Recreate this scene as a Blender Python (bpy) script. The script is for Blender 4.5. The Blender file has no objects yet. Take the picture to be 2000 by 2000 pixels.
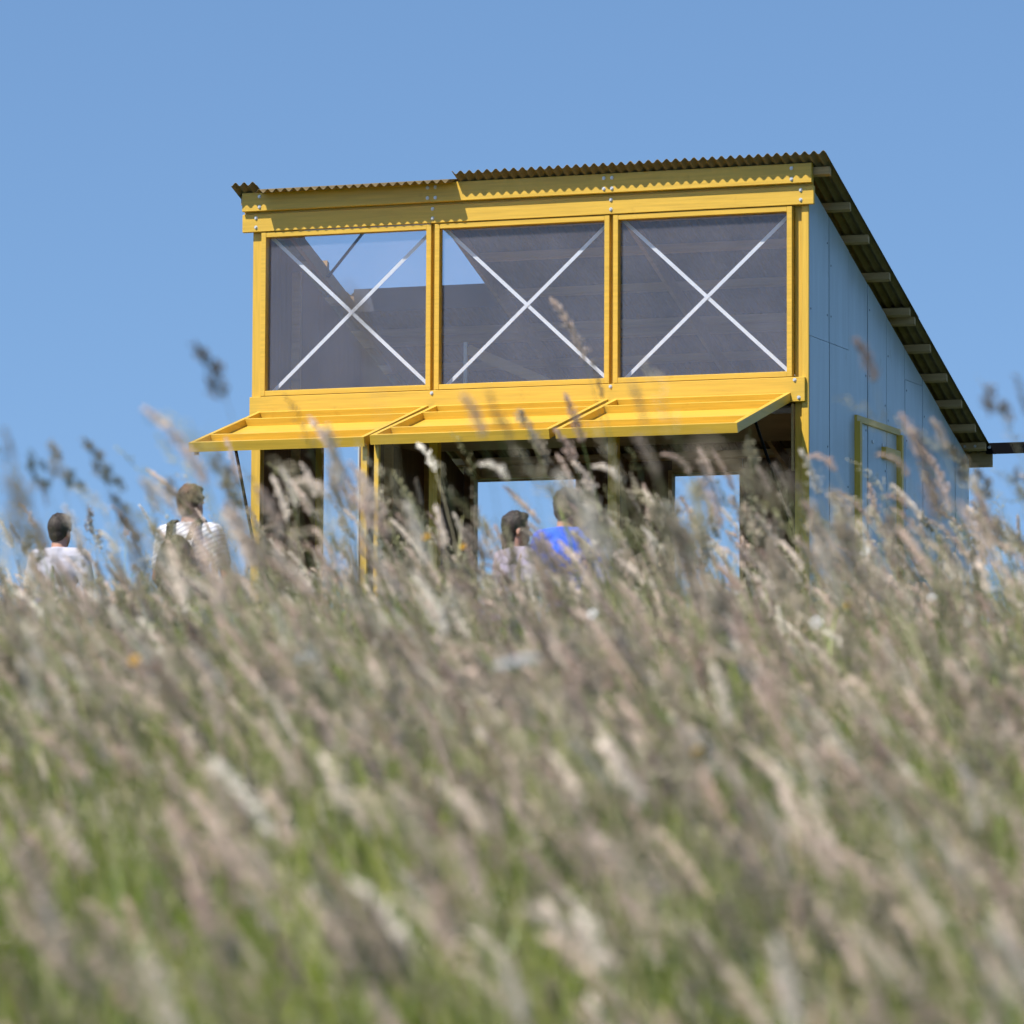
import bpy, bmesh, math, random
import numpy as np
from mathutils import Vector, Matrix

# ------------------------------------------------------------------ camera, sky, sun, exposure
SC = bpy.context.scene
COL = SC.collection
CAM_Z = 1.40                                   # camera height above the ground it stands on
F_PX = 9200.8                                  # focal length in pixels of the 2000 px photograph
YAW = -0.3641; PITCH = 0.0834; ROLL = 0.0048   # YAW: how the pavilion is turned to the view
BC = np.array([18.3316, -41.2769, -4.8754])    # camera in pavilion coordinates (z 0 = window sill)

cam_d = bpy.data.cameras.new('camera'); cam = bpy.data.objects.new('camera', cam_d); COL.objects.link(cam)
cam_d.sensor_width = 36.0; cam_d.lens = 36.0 * F_PX / 2000.0
cam_d.clip_start = 0.1; cam_d.clip_end = 5000
fwd = Vector((0, math.cos(PITCH), math.sin(PITCH))); right0 = Vector((1, 0, 0)); up0 = right0.cross(fwd)
right = math.cos(ROLL) * right0 + math.sin(ROLL) * up0
up = -math.sin(ROLL) * right0 + math.cos(ROLL) * up0
M = Matrix((right, up, -fwd)).transposed().to_4x4(); M.translation = (0, 0, CAM_Z)
cam.matrix_world = M
cam_d.dof.use_dof = True; cam_d.dof.focus_distance = 45.0; cam_d.dof.aperture_fstop = 5.2
SC.camera = cam

SUN_EL = math.radians(55); SUN_AZ = math.radians(27) - YAW     # azimuth left of straight behind the camera
sun_dir = Vector((-math.sin(SUN_AZ) * math.cos(SUN_EL), -math.cos(SUN_AZ) * math.cos(SUN_EL), math.sin(SUN_EL)))
sun_d = bpy.data.lights.new('sun', 'SUN'); sun_d.energy = 4.0; sun_d.angle = math.radians(0.53); sun_d.color = (1.0, 0.95, 0.86)
sun = bpy.data.objects.new('sun', sun_d); COL.objects.link(sun)
sun.rotation_euler = (-sun_dir).to_track_quat('-Z', 'Y').to_euler(); sun.location = sun_dir * 100

W = bpy.data.worlds.new('World'); SC.world = W; W.use_nodes = True
nt = W.node_tree; bg = nt.nodes['Background']
sky = nt.nodes.new('ShaderNodeTexSky'); sky.sky_type = 'NISHITA'; sky.sun_disc = False
sky.sun_elevation = SUN_EL; sky.sun_rotation = math.atan2(sun_dir.x, sun_dir.y) % (2 * math.pi)
sky.altitude = 0; sky.air_density = 1.0; sky.dust_density = 0.3; sky.ozone_density = 1.5
tc = nt.nodes.new('ShaderNodeTexCoord'); va = nt.nodes.new('ShaderNodeVectorMath'); va.operation = 'ADD'
va.inputs[1].default_value = (0, 0, 0.20)      # clear upland air: the pale horizon band sits low
vn = nt.nodes.new('ShaderNodeVectorMath'); vn.operation = 'NORMALIZE'
hs = nt.nodes.new('ShaderNodeHueSaturation'); hs.inputs['Saturation'].default_value = 1.13
nt.links.new(tc.outputs['Generated'], va.inputs[0]); nt.links.new(va.outputs[0], vn.inputs[0])
nt.links.new(vn.outputs[0], sky.inputs[0]); nt.links.new(sky.outputs[0], hs.inputs['Color'])
nt.links.new(hs.outputs[0], bg.inputs[0]); bg.inputs[1].default_value = 0.100
SC.view_settings.view_transform = 'Standard'; SC.view_settings.look = 'None'
SC.view_settings.exposure = 0.75; SC.view_settings.gamma = 1.0
SC.render.engine = 'CYCLES'
SC.cycles.use_denoising = True
SC.cycles.max_bounces = 5; SC.cycles.diffuse_bounces = 3; SC.cycles.use_adaptive_sampling = True; SC.cycles.adaptive_threshold = 0.03; SC.cycles.transparent_max_bounces = 12
SC.cycles.caustics_reflective = False; SC.cycles.caustics_refractive = False

rng = random.Random(7)
nr = np.random.default_rng(11)

# ------------------------------------------------------------------ helpers
def tag(o, label=None, cat=None, group=None, kind=None):
    if label: o['label'] = label
    if cat: o['category'] = cat
    if group: o['group'] = group
    if kind: o['kind'] = kind
    return o

def link(o, parent=None):
    COL.objects.link(o)
    if parent is not None: o.parent = parent
    return o

def empty(name, loc, rz=0.0):
    o = bpy.data.objects.new(name, None); o.location = loc; o.rotation_euler = (0, 0, rz); o.empty_display_size = 0.2
    return link(o)

def mesh_obj(name, bm, mat, parent=None, smooth=False):
    me = bpy.data.meshes.new(name); bm.normal_update(); bm.to_mesh(me); bm.free()
    if smooth:
        for p in me.polygons: p.use_smooth = True
    for m in (mat if isinstance(mat, (list, tuple)) else [mat]): me.materials.append(m)
    return link(bpy.data.objects.new(name, me), parent)

def box(bm, x0, x1, y0, y1, z0, z1):
    v = [bm.verts.new(p) for p in ((x0,y0,z0),(x1,y0,z0),(x1,y1,z0),(x0,y1,z0),(x0,y0,z1),(x1,y0,z1),(x1,y1,z1),(x0,y1,z1))]
    for f in ((0,3,2,1),(4,5,6,7),(0,1,5,4),(1,2,6,5),(2,3,7,6),(3,0,4,7)): bm.faces.new([v[i] for i in f])
    return v

def bar(bm, a, b, w, h, upv=(0, 0, 1)):
    """rectangular bar from a to b, w across, h along upv"""
    a = Vector(a); b = Vector(b); t = (b - a).normalized(); s = t.cross(Vector(upv)).normalized(); u = s.cross(t)
    v = []
    for p in (a, b):
        for i, j in ((-1,-1),(1,-1),(1,1),(-1,1)): v.append(bm.verts.new(p + s * (i * w / 2) + u * (j * h / 2)))
    for f in ((0,3,2,1),(4,5,6,7),(0,1,5,4),(1,2,6,5),(2,3,7,6),(3,0,4,7)): bm.faces.new([v[i] for i in f])

def tube(bm, pts, radii, seg=8, cap=True):
    pts = [Vector(p) for p in pts]; rings = []
    for i, p in enumerate(pts):
        t = (pts[min(i+1, len(pts)-1)] - pts[max(i-1, 0)]).normalized()
        ref = Vector((0, 1, 0)) if abs(t.y) < 0.9 else Vector((1, 0, 0))
        s = t.cross(ref).normalized(); u = s.cross(t); r = radii[i] if hasattr(radii, '__len__') else radii
        rings.append([bm.verts.new(p + (s * math.cos(2*math.pi*k/seg) + u * math.sin(2*math.pi*k/seg)) * r) for k in range(seg)])
    for a, b in zip(rings, rings[1:]):
        for k in range(seg): bm.faces.new((a[k], a[(k+1) % seg], b[(k+1) % seg], b[k]))
    if cap:
        bm.faces.new(rings[0][::-1]); bm.faces.new(rings[-1])

def ball(bm, c, r, sub=2):
    """icosphere scaled by r (3-vector)"""
    m = Matrix.Translation(Vector(c)) @ Matrix.Diagonal((*r, 1.0))
    bmesh.ops.create_icosphere(bm, subdivisions=sub, radius=1.0, matrix=m)

def at(u, v, d):
    """world point seen at photo pixel (u, v), d metres ahead on the ground plan"""
    dr = fwd + right * ((u - 1000) / F_PX) - up * ((v - 1000) / F_PX)
    t = d / dr.y
    return Vector((0, 0, CAM_Z)) + dr * t

# ------------------------------------------------------------------ materials
def new_mat(name):
    m = bpy.data.materials.new(name); m.use_nodes = True
    n = m.node_tree; return m, n, n.nodes['Principled BSDF']

def N(n, typ, **kw):
    x = n.nodes.new(typ)
    for k, v in kw.items(): setattr(x, k, v)
    return x

def noise(n, scale, detail=4, rough=0.55, stretch=None, coord='Object'):
    t = N(n, 'ShaderNodeTexCoord'); mp = N(n, 'ShaderNodeMapping')
    if stretch: mp.inputs['Scale'].default_value = stretch
    n.links.new(t.outputs[coord], mp.inputs['Vector'])
    x = N(n, 'ShaderNodeTexNoise'); x.inputs['Scale'].default_value = scale; x.inputs['Detail'].default_value = detail
    x.inputs['Roughness'].default_value = rough
    n.links.new(mp.outputs[0], x.inputs['Vector']); return x

def ramp(n, src, stops):
    r = N(n, 'ShaderNodeValToRGB'); e = r.color_ramp.elements
    while len(e) < len(stops): e.new(0.5)
    for el, (p, c) in zip(e, stops): el.position = p; el.color = (*c, 1)
    n.links.new(src, r.inputs[0]); return r

def bump(n, src, bsdf, strength, dist=0.01):
    b = N(n, 'ShaderNodeBump'); b.inputs['Strength'].default_value = strength; b.inputs['Distance'].default_value = dist
    n.links.new(src, b.inputs['Height']); n.links.new(b.outputs[0], bsdf.inputs['Normal'])

def painted_wood(name, base, var=0.16, rough=0.42, stretch=(0.6, 14, 14), spec=0.5):
    m, n, b = new_mat(name)
    x = noise(n, 3.0, 6, 0.6, stretch)
    lo = tuple(c * (1 - var) for c in base); hi = tuple(min(1, c * (1 + var * 0.6)) for c in base)
    r = ramp(n, x.outputs['Fac'], [(0.3, lo), (0.7, hi)])
    k = noise(n, 3.1, 6, 0.7)                      # knots and smudges
    kr = ramp(n, k.outputs['Fac'], [(0.0, (1, 1, 1)), (0.62, (1, 1, 1)), (0.74, (0.80, 0.77, 0.72))])
    mx = N(n, 'ShaderNodeMix', data_type='RGBA', blend_type='MULTIPLY'); mx.inputs['Factor'].default_value = 1.0
    n.links.new(r.outputs[0], mx.inputs[6]); n.links.new(kr.outputs[0], mx.inputs[7])
    n.links.new(mx.outputs[2], b.inputs['Base Color'])
    b.inputs['Roughness'].default_value = rough; b.inputs['Specular IOR Level'].default_value = spec
    bump(n, x.outputs['Fac'], b, 0.25, 0.004)
    return m

def plain(name, col, rough=0.6, metal=0.0, var=0.0, scale=6, spec=0.4):
    m, n, b = new_mat(name)
    b.inputs['Roughness'].default_value = rough; b.inputs['Metallic'].default_value = metal; b.inputs['Specular IOR Level'].default_value = spec
    if var:
        x = noise(n, scale, 5, 0.6)
        r = ramp(n, x.outputs['Fac'], [(0.25, tuple(c * (1 - var) for c in col)), (0.75, tuple(min(1, c * (1 + var)) for c in col))])
        n.links.new(r.outputs[0], b.inputs['Base Color'])
    else: b.inputs['Base Color'].default_value = (*col, 1)
    return m

M_YEL = painted_wood('yellow_paint_x', (0.64, 0.395, 0.045))
M_YELV = painted_wood('yellow_paint_z', (0.64, 0.395, 0.045), stretch=(14, 14, 0.6))
M_YELY = painted_wood('yellow_paint_y', (0.64, 0.395, 0.045), stretch=(14, 0.6, 14))
M_PLY = painted_wood('brown_plywood', (0.16, 0.085, 0.045), var=0.3, stretch=(9, 9, 0.5), rough=0.7)
M_RAFT = painted_wood('raw_timber', (0.42, 0.27, 0.12), var=0.25, stretch=(0.6, 9, 9), rough=0.7)
M_BLUE = painted_wood('blue_grey_panel', (0.45, 0.51, 0.58), var=0.10, stretch=(3, 3, 0.35), rough=0.32, spec=0.55)
M_ROOF = plain('corrugated_bitumen', (0.17, 0.125, 0.060), 0.75, 0, 0.25, 9, 0.3)
M_STEEL = plain('galvanised_strap', (0.88, 0.88, 0.90), 0.45, 0.0, 0.08, 20)
M_BOLT = plain('zinc_bolt', (0.62, 0.62, 0.62), 0.4, 0.4)
M_BLACK = plain('black_steel', (0.004, 0.004, 0.005), 0.7, 0.0, 0, 6, 0.05)
M_FLOOR = plain('plywood_floor', (0.30, 0.21, 0.13), 0.6, 0, 0.2, 4)
M_GREY = plain('dark_grey_stain', (0.05, 0.05, 0.06), 0.7)
M_WHITE = plain('white_paint', (0.72, 0.72, 0.72), 0.5)

def pane_mat():
    m, n, b = new_mat('dusty_polycarbonate'); out = n.nodes['Material Output']; n.nodes.remove(b)
    tr = N(n, 'ShaderNodeBsdfTransparent'); tr.inputs[0].default_value = (0.93, 0.94, 0.96, 1)
    df = N(n, 'ShaderNodeBsdfDiffuse'); df.inputs[0].default_value = (0.80, 0.76, 0.90, 1)
    gl = N(n, 'ShaderNodeBsdfGlossy'); gl.inputs['Roughness'].default_value = 0.06
    x = noise(n, 1.6, 5, 0.6)
    mr = N(n, 'ShaderNodeMapRange'); mr.inputs['From Min'].default_value = 0.3; mr.inputs['From Max'].default_value = 0.7
    mr.inputs['To Min'].default_value = 0.036; mr.inputs['To Max'].default_value = 0.060
    n.links.new(x.outputs['Fac'], mr.inputs['Value'])
    m1 = N(n, 'ShaderNodeMixShader'); n.links.new(mr.outputs[0], m1.inputs[0]); n.links.new(tr.outputs[0], m1.inputs[1]); n.links.new(df.outputs[0], m1.inputs[2])
    lw = N(n, 'ShaderNodeLayerWeight'); lw.inputs[0].default_value = 0.5
    pw = N(n, 'ShaderNodeMath', operation='POWER'); n.links.new(lw.outputs['Facing'], pw.inputs[0]); pw.inputs[1].default_value = 5.0
    fr = N(n, 'ShaderNodeMath', operation='MULTIPLY_ADD'); n.links.new(pw.outputs[0], fr.inputs[0]); fr.inputs[1].default_value = 0.96; fr.inputs[2].default_value = 0.04
    m2 = N(n, 'ShaderNodeMixShader'); n.links.new(fr.outputs[0], m2.inputs[0]); n.links.new(m1.outputs[0], m2.inputs[1]); n.links.new(gl.outputs[0], m2.inputs[2])
    n.links.new(m2.outputs[0], out.inputs[0]); return m
M_PANE = pane_mat()

# ------------------------------------------------------------------ terrain
PD = np.array([-400, -60, -20, 0, 3, 5, 6, 8, 10, 12, 15, 18, 22, 26, 29, 45, 60, 90, 1500.])
PZ = np.array([-8, -5.5, -3.2, -1.4, -1.15, -0.93, -0.80, -0.54, -0.31, -0.10, 0.21, 0.47, 0.73, 0.88, 0.96, 1.50, 1.70, 1.75, 1.75]) + CAM_Z
_h = np.diff(PD); _s = np.diff(PZ) / _h
_m = np.zeros_like(PD); _m[0] = _s[0]; _m[-1] = _s[-1]
for i in range(1, len(PD) - 1):
    _m[i] = 0 if _s[i-1] * _s[i] <= 0 else 2 * _s[i-1] * _s[i] / (_s[i-1] + _s[i])
def ground(x, y):
    x = np.asarray(x, float); y = np.asarray(y, float)
    d = np.clip(y, PD[0], PD[-1] - 1e-6); i = np.clip(np.searchsorted(PD, d, 'right') - 1, 0, len(PD) - 2)
    h = _h[i]; t = (d - PD[i]) / h
    z = (1+2*t)*(1-t)**2*PZ[i] + t*(1-t)**2*h*_m[i] + t*t*(3-2*t)*PZ[i+1] + t*t*(t-1)*h*_m[i+1]
    b = 0.05 * np.sin(0.9*x + 0.5*y) * np.sin(0.37*y - 0.6*x + 1) + 0.04 * np.sin(0.33*x + 2) 
    return z + b * np.clip((70 - np.abs(y)) / 40, 0, 1)
def gz(x, y): return float(ground(x, y))

def build_ground():
    xs = np.unique(np.concatenate([np.linspace(-1200, -60, 12), np.linspace(-60, -12, 17), np.linspace(-12, 12, 61), np.linspace(12, 60, 17), np.linspace(60, 1200, 12)]))
    ys = np.unique(np.concatenate([np.linspace(-400, -20, 14), np.linspace(-20, 60, 161), np.linspace(60, 1490, 30)]))
    X, Y = np.meshgrid(xs, ys); Z = ground(X, Y)
    nx, ny = len(xs), len(ys)
    verts = np.stack([X.ravel(), Y.ravel(), Z.ravel()], 1)
    faces = [(j*nx+i, j*nx+i+1, (j+1)*nx+i+1, (j+1)*nx+i) for j in range(ny-1) for i in range(nx-1)]
    me = bpy.data.meshes.new('ground'); me.from_pydata(verts.tolist(), [], faces)
    for p in me.polygons: p.use_smooth = True
    m, n, b = new_mat('meadow_soil')
    x = noise(n, 1.3, 8, 0.65); r = ramp(n, x.outputs['Fac'], [(0.3, (0.030, 0.045, 0.014)), (0.55, (0.06, 0.09, 0.025)), (0.75, (0.10, 0.085, 0.05))])
    n.links.new(r.outputs[0], b.inputs['Base Color']); b.inputs['Roughness'].default_value = 0.95
    bump(n, x.outputs['Fac'], b, 0.6, 0.05)
    me.materials.append(m); o = link(bpy.data.objects.new('ground', me)); tag(o, kind='structure')
build_ground()

# ------------------------------------------------------------------ the pavilion
ZF = -3.02                                            # floor of the pavilion, below the window sill (z = 0)
cyw, syw = math.cos(YAW), math.sin(YAW)
def to_world(x, y, z):
    dx, dy, dz = x - BC[0], y - BC[1], z - BC[2]
    return Vector((dx * cyw - dy * syw, dx * syw + dy * cyw, dz + CAM_Z))
root = empty('pavilion', to_world(0, 0, ZF), YAW)
tag(root, 'yellow timber pavilion with blue-grey side panels and sloping corrugated roof on the grassy rise', 'pavilion')

class B:
    """collects boxes in pavilion coordinates; build() links them as one mesh"""
    def __init__(s): s.bm = bmesh.new()
    def box(s, x0, x1, y0, y1, z0, z1): box(s.bm, x0, x1, y0, y1, z0 - ZF, z1 - ZF); return s
    def bar(s, a, b, w, h, upv=(0, 0, 1)): bar(s.bm, (a[0], a[1], a[2] - ZF), (b[0], b[1], b[2] - ZF), w, h, upv); return s
    def build(s, name, mat, parent=root, bev=0.0):
        if bev: bmesh.ops.bevel(s.bm, geom=list(s.bm.edges), offset=bev, segments=1, affect='EDGES')
        return mesh_obj(name, s.bm, mat, parent)

BOLT = None
def bolt(parent, x, y, z, r=0.021):
    """hex bolt with washer on a face that looks along -y"""
    global BOLT
    if BOLT is None:
        bm = bmesh.new()
        tube(bm, [(0, 0, 0), (0, -0.004, 0)], 0.0175, 12); tube(bm, [(0, -0.004, 0), (0, -0.014, 0)], 0.011, 6)
        BOLT = bpy.data.meshes.new('bolt'); bm.to_mesh(BOLT); bm.free(); BOLT.materials.append(M_BOLT)
    o = link(bpy.data.objects.new('bolt', BOLT), parent); o.location = (x, y, z - ZF); return o

SL = 0.376                                            # roof slope
def crest(y): return 2.0 - SL * (y + 0.1)             # top of the corrugation
YB = 5.56                                             # back of the building

# floor, posts, beams
B().box(-0.08, 5.48, 0.0, YB, ZF - 0.12, ZF).build('floor_deck', M_FLOOR)
for x0, x1, y0, y1 in ((-0.088, 0.008, 0.0, 0.095), (1.755, 1.845, 0.0, 0.095), (3.555, 3.645, 0.0, 0.095), (5.375, 5.452, 0.035, 0.12)):
    B().box(x0, x1, y0, y1, ZF - 0.3, 1.78).build('post', M_YELV, bev=0.004)
B().box(5.455, 5.523, -0.012, 0.0105, ZF - 0.3, 1.585).build('corner_trim', M_YELV, bev=0.003)
ub = B().box(-0.165, 5.578, -0.10, -0.056, 1.785, 1.968).build('fascia_beam', M_YEL, bev=0.004)
lb = B().box(-0.180, 5.585, -0.055, -0.008, 1.590, 1.763).build('head_beam', M_YEL, bev=0.004)
B().box(-0.16, 5.57, -0.040, -0.009, 1.7635, 1.955).build('fascia_backing', M_YEL)
sb = B().box(-0.090, 5.497, -0.050, -0.002, -0.237, -0.010).build('sill_beam', M_YEL, bev=0.004)
for x in (0.02, 1.765, 1.845, 3.545, 3.625, 5.385):
    for z in (1.925, 1.825): bolt(ub, x, -0.10, z)
for x in (-0.035, 1.80, 3.60, 5.46):
    for z in (1.725, 1.635): bolt(lb, x, -0.055, z)
for x in (1.80, 3.60, 5.40): bolt(sb, x, -0.050, -0.035, 0.02)
bolt(sb, 5.44, -0.05, -0.20)

# three windows with crossed steel straps
for k in range(3):
    x0, x1 = k * 1.8 + 0.018, (k + 1) * 1.8 - 0.018
    if k == 2: x1 = 5.372
    w = 0.050; z0, z1 = -0.004, 1.584
    b = B()
    b.box(x0, x0 + w, -0.046, 0.04, z0, z1); b.box(x1 - w, x1, -0.046, 0.04, z0, z1)
    b.box(x0 + w, x1 - w, -0.044, 0.04, z0, z0 + w); b.box(x0 + w, x1 - w, -0.044, 0.04, z1 - w, z1)
    win = b.build('window', M_YEL, bev=0.003)
    B().box(x0 + w * 0.8, x1 - w * 0.8, 0.012, 0.018, z0 + w * 0.8, z1 - w * 0.8).build('pane', M_PANE, win)
    for a, c, yy in (((x0 + 0.03, z0 + 0.02), (x1 - 0.03, z1 - 0.02), 0.115), ((x0 + 0.03, z1 - 0.02), (x1 - 0.03, z0 + 0.02), 0.121)):
        B().bar((a[0], yy, a[1]), (c[0], yy, c[1]), 0.0025, 0.034).build('brace_strap', M_STEEL, win)

# three propped shutters forming a canopy
TS = math.tan(math.radians(15.4))
for k in range(3):
    x0, x1 = (0.0, 1.765) if k == 0 else ((1.825, 3.575) if k == 1 else (3.635, 5.36))
    ang = math.radians((15.9, 15.4, 15.4)[k]); Ls = (1.60, 1.60, 1.60)[k]
    sh = bpy.data.objects.new('shutter', None)
    def P(u, h): # u down the slope from the hinge, h height above panel underside
        return (-0.052 - u * math.cos(ang) - h * math.sin(ang) + 0.026, -0.235 - u * math.sin(ang) + h * math.cos(ang))
    def sl(b, xa, xb, u0, u1, h0, h1):
        q = [P(u0, h0), P(u1, h0), P(u1, h1), P(u0, h1)]
        v = [b.bm.verts.new((x, y, z - ZF)) for x in (xa, xb) for y, z in q]
        for f in ((0,1,2,3),(7,6,5,4),(0,4,5,1),(1,5,6,2),(2,6,7,3),(3,7,4,0)): b.bm.faces.new([v[i] for i in f])
        return b
    b = B(); sl(b, x0 + 0.003, x1 - 0.003, 0.003, Ls - 0.003, 0.0, 0.017)
    sh = b.build('shutter', M_YEL)
    hh = 0.086
    sl(B(), x0, x0 + 0.045, 0.0, Ls, 0.018, hh).build('side_rail', M_YELY, sh)
    sl(B(), x1 - 0.045, x1, 0.0, Ls, 0.018, hh).build('side_rail', M_YELY, sh)
    sl(B(), x0, x1, Ls - 0.001, Ls + 0.045, -0.002, hh + 0.001).build('edge_rail', M_YEL, sh)
    for u in (0.002, 0.37, 1.19):
        sl(B(), x0 + 0.045, x1 - 0.045, u, u + 0.045, 0.018, hh - 0.002).build('cross_rail', M_YEL, sh)
    yq, zq = P(Ls - 0.06, 0)
    if k == 0:
        lx = x1 - 0.052
        gl = gz(*to_world(lx, yq, 0)[:2]) - CAM_Z + BC[2]
        B().box(lx, lx + 0.046, yq - 0.024, yq + 0.024, gl - 0.1, zq + 0.004).build('leg', M_YELV, sh, bev=0.003)
        y1, z1 = P(0.85, 0.0)
        B().bar((0.10, y1, z1 + 0.004), (-0.02, -0.012, -1.55), 0.022, 0.022, (0, 1, 0)).build('stay_rod', M_BLACK, sh)
        y2, z2 = P(Ls + 0.02, -0.035)
        B().box(0.04, 0.08, y2 - 0.012, y2 + 0.012, z2, z2 + 0.036).build('latch', M_BLACK, sh)
    if k == 1:
        lx = x0 + 0.004
        gl = gz(*to_world(lx, yq, 0)[:2]) - CAM_Z + BC[2]
        B().box(lx, lx + 0.046, yq - 0.024, yq + 0.024, gl - 0.1, zq + 0.004).build('leg', M_YELV, sh, bev=0.003)
    if k == 2:
        y1, z1 = P(0.95, 0.0)
        B().bar((5.30, y1, z1 + 0.004), (5.40, 0.02, -1.55), 0.022, 0.022, (0, 1, 0)).build('stay_rod', M_BLACK, sh)
B().box(5.352, 5.374, -0.004, 0.03, -0.87, -0.25).build('stop_batten', M_RAFT)

# side walls: separate blue-grey boards outside, plywood inside
def slope_panel(xa, xb, ya, yb, za, zb=None, drop=0.15):
    """board between ya..yb from za up to zb or to the roof"""
    b = B(); ta, tb = (crest(ya) - drop, crest(yb) - drop) if zb is None else (zb, zb)
    v = [b.bm.verts.new((x, y, z - ZF)) for x in (xa, xb) for y, z in ((ya, za), (yb, za), (yb, tb), (ya, ta))]
    for f in ((3,2,1,0),(4,5,6,7),(0,1,5,4),(1,2,6,5),(2,3,7,6),(3,0,4,7)): b.bm.faces.new([v[i] for i in f])
    return b
ed = [0.012, 0.645, 1.285, 1.905, 2.545, 3.185, 3.815, 4.44, 5.03, YB]
for i, (a, c) in enumerate(zip(ed, ed[1:])):
    g = 0.009 + 0.002 * ((i * 7) % 3 == 0); off = (0.0, 0.002, -0.002, 0.003, 0.001, 0.0, 0.004, -0.001, 0.002)[i]
    split = 0.382 if i < 2 else (0.308 if i in (5, 6) else None)
    x0, x1 = 5.500 + off, 5.518 + off
    if split is None or crest(c) - 0.2 < split:
        slope_panel(x0, x1, a + g, c - g, ZF - 0.2).build('wall_board', M_BLUE)
    else:
        slope_panel(x0, x1, a + g, c - g, split + 0.003).build('wall_board', M_BLUE)
        slope_panel(x0 + 0.003, x1 + 0.003, a + g, c - g, ZF - 0.2, split - 0.003).build('wall_board', M_BLUE)
FIX = plain('fixing_head', (0.10, 0.12, 0.15), 0.5)
for bd in [o for o in root.children if o.name.startswith('wall_board')]:
    zs = [v.co.z for v in bd.data.vertices]; ys = [v.co.y for v in bd.data.vertices]; xm = max(v.co.x for v in bd.data.vertices); bm = bmesh.new()
    for yy in (min(ys) + 0.045, max(ys) - 0.045):
        z = min(zs) + 0.25
        while z < max(zs) - 0.08:
            if z + ZF < crest(yy) - 0.25 and rng.random() < 0.55: tube(bm, [(xm - 0.001, yy, z), (xm + 0.003, yy, z)], 0.010, 8)
            z += rng.uniform(0.45, 0.9)
    if bm.verts: tag(mesh_obj('fixings', bm, FIX, bd), kind='stuff')
    else: bm.free()
slope_panel(5.484, 5.496, 0.13, YB - 0.02, ZF).build('wall_lining', M_PLY)
for i, (a, c, top) in enumerate(((0.10, 0.62, 0), (0.62, 1.10, 0), (1.10, 1.58, 0), (1.58, 2.68, 1), (2.68, 3.2, 0), (3.2, 3.8, 0), (3.8, 4.4, 0), (4.4, 5.0, 0), (5.0, YB, 0))):
    za = -0.05 if top else ZF - 0.2
    slope_panel(-0.10, -0.085, a + 0.004, c - 0.004, za).build('wall_board', M_BLUE)
    slope_panel(-0.083, -0.068, a + 0.003, c - 0.003, max(za, ZF)).build('wall_lining', M_PLY)
B().box(-0.066, 0.0, 1.52, 1.576, ZF, -0.05).build('doorway_post', M_YELV)
B().box(-0.066, 0.0, 2.684, 2.74, ZF, -0.05).build('doorway_post', M_YELV)
# exposed studs inside
for y in (0.9, 3.3, 4.4): B().box(-0.066, 0.02, y, y + 0.045, ZF, crest(y) - 0.3).build('stud', M_RAFT)
for y in (0.9, 2.1, 3.3, 4.4): B().box(5.40, 5.482, y, y + 0.045, ZF, crest(y) - 0.3).build('stud', M_RAFT)
# back wall with two openings
zt = crest(YB) - 0.048
def back(x0, x1, z0, z1):
    B().box(x0, x1, YB - 0.03, YB - 0.015, z0, z1).build('wall_lining', M_PLY)
    B().box(x0, x1, YB, YB + 0.018, z0, z1).build('wall_board', M_BLUE)
back(-0.06, 0.085, ZF, zt); back(0.093, 1.245, -0.330, zt); back(0.093, 1.245, ZF, -2.2)
back(1.253, 2.318, ZF, zt); back(2.328, 3.072, -0.335, zt); back(2.328, 3.072, ZF, -2.2); back(3.080, 5.47, ZF, zt)
for x0, x1 in ((0.093, 1.245), (2.328, 3.072)):
    B().box(x0 - 0.045, x0 - 0.002, YB - 0.12, YB - 0.035, ZF, -0.30).build('opening_post', M_RAFT)
    B().box(x1 + 0.002, x1 + 0.045, YB - 0.12, YB - 0.035, ZF, -0.30).build('opening_post', M_RAFT)
    B().box(x0, x1, YB - 0.12, YB - 0.035, -0.33, -0.20).build('opening_lintel', M_RAFT)

# roof timbers: rafters along the slope, purlins across, verge ends showing on the right
def raft(x, ya, yb, w=0.045, h=0.145, lo=0.115):
    b = B(); v = []
    for xx in (x - w/2, x + w/2):
        for y, dz in ((ya, lo + h), (yb, lo + h), (yb, lo), (ya, lo)): v.append(b.bm.verts.new((xx, y, crest(y) - dz - ZF)))
    for f in ((3,2,1,0),(4,5,6,7),(0,1,5,4),(1,2,6,5),(2,3,7,6),(3,0,4,7)): b.bm.faces.new([v[i] for i in f])
    return b
for x in (0.16, 1.81, 3.6, 5.35): raft(x, 0.13, YB - 0.13).build('rafter', M_RAFT)
def purlin(y, x0=-0.20, x1=5.735, w=0.048, h=0.068):
    b = B(); v = []
    for x in (x0, x1):
        for dy, dz in ((-w/2, 0.113), (w/2, 0.113), (w/2, 0.113 - h), (-w/2, 0.113 - h)):
            v.append(b.bm.verts.new((x, y + dy, crest(y) - SL * dy - dz - ZF)))
    for f in ((0,1,2,3),(7,6,5,4),(0,4,5,1),(1,5,6,2),(2,6,7,3),(3,7,4,0)): b.bm.faces.new([v[i] for i in f])
    return b.build('purlin', M_RAFT)
for y in (-0.018, 1.93, 2.62, 2.80, 3.35, 3.95, 4.50, 5.02, 5.42): purlin(y)
for y in (0.62, 1.22): purlin(y, 1.80); purlin(y, -0.20, 0.18)

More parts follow.
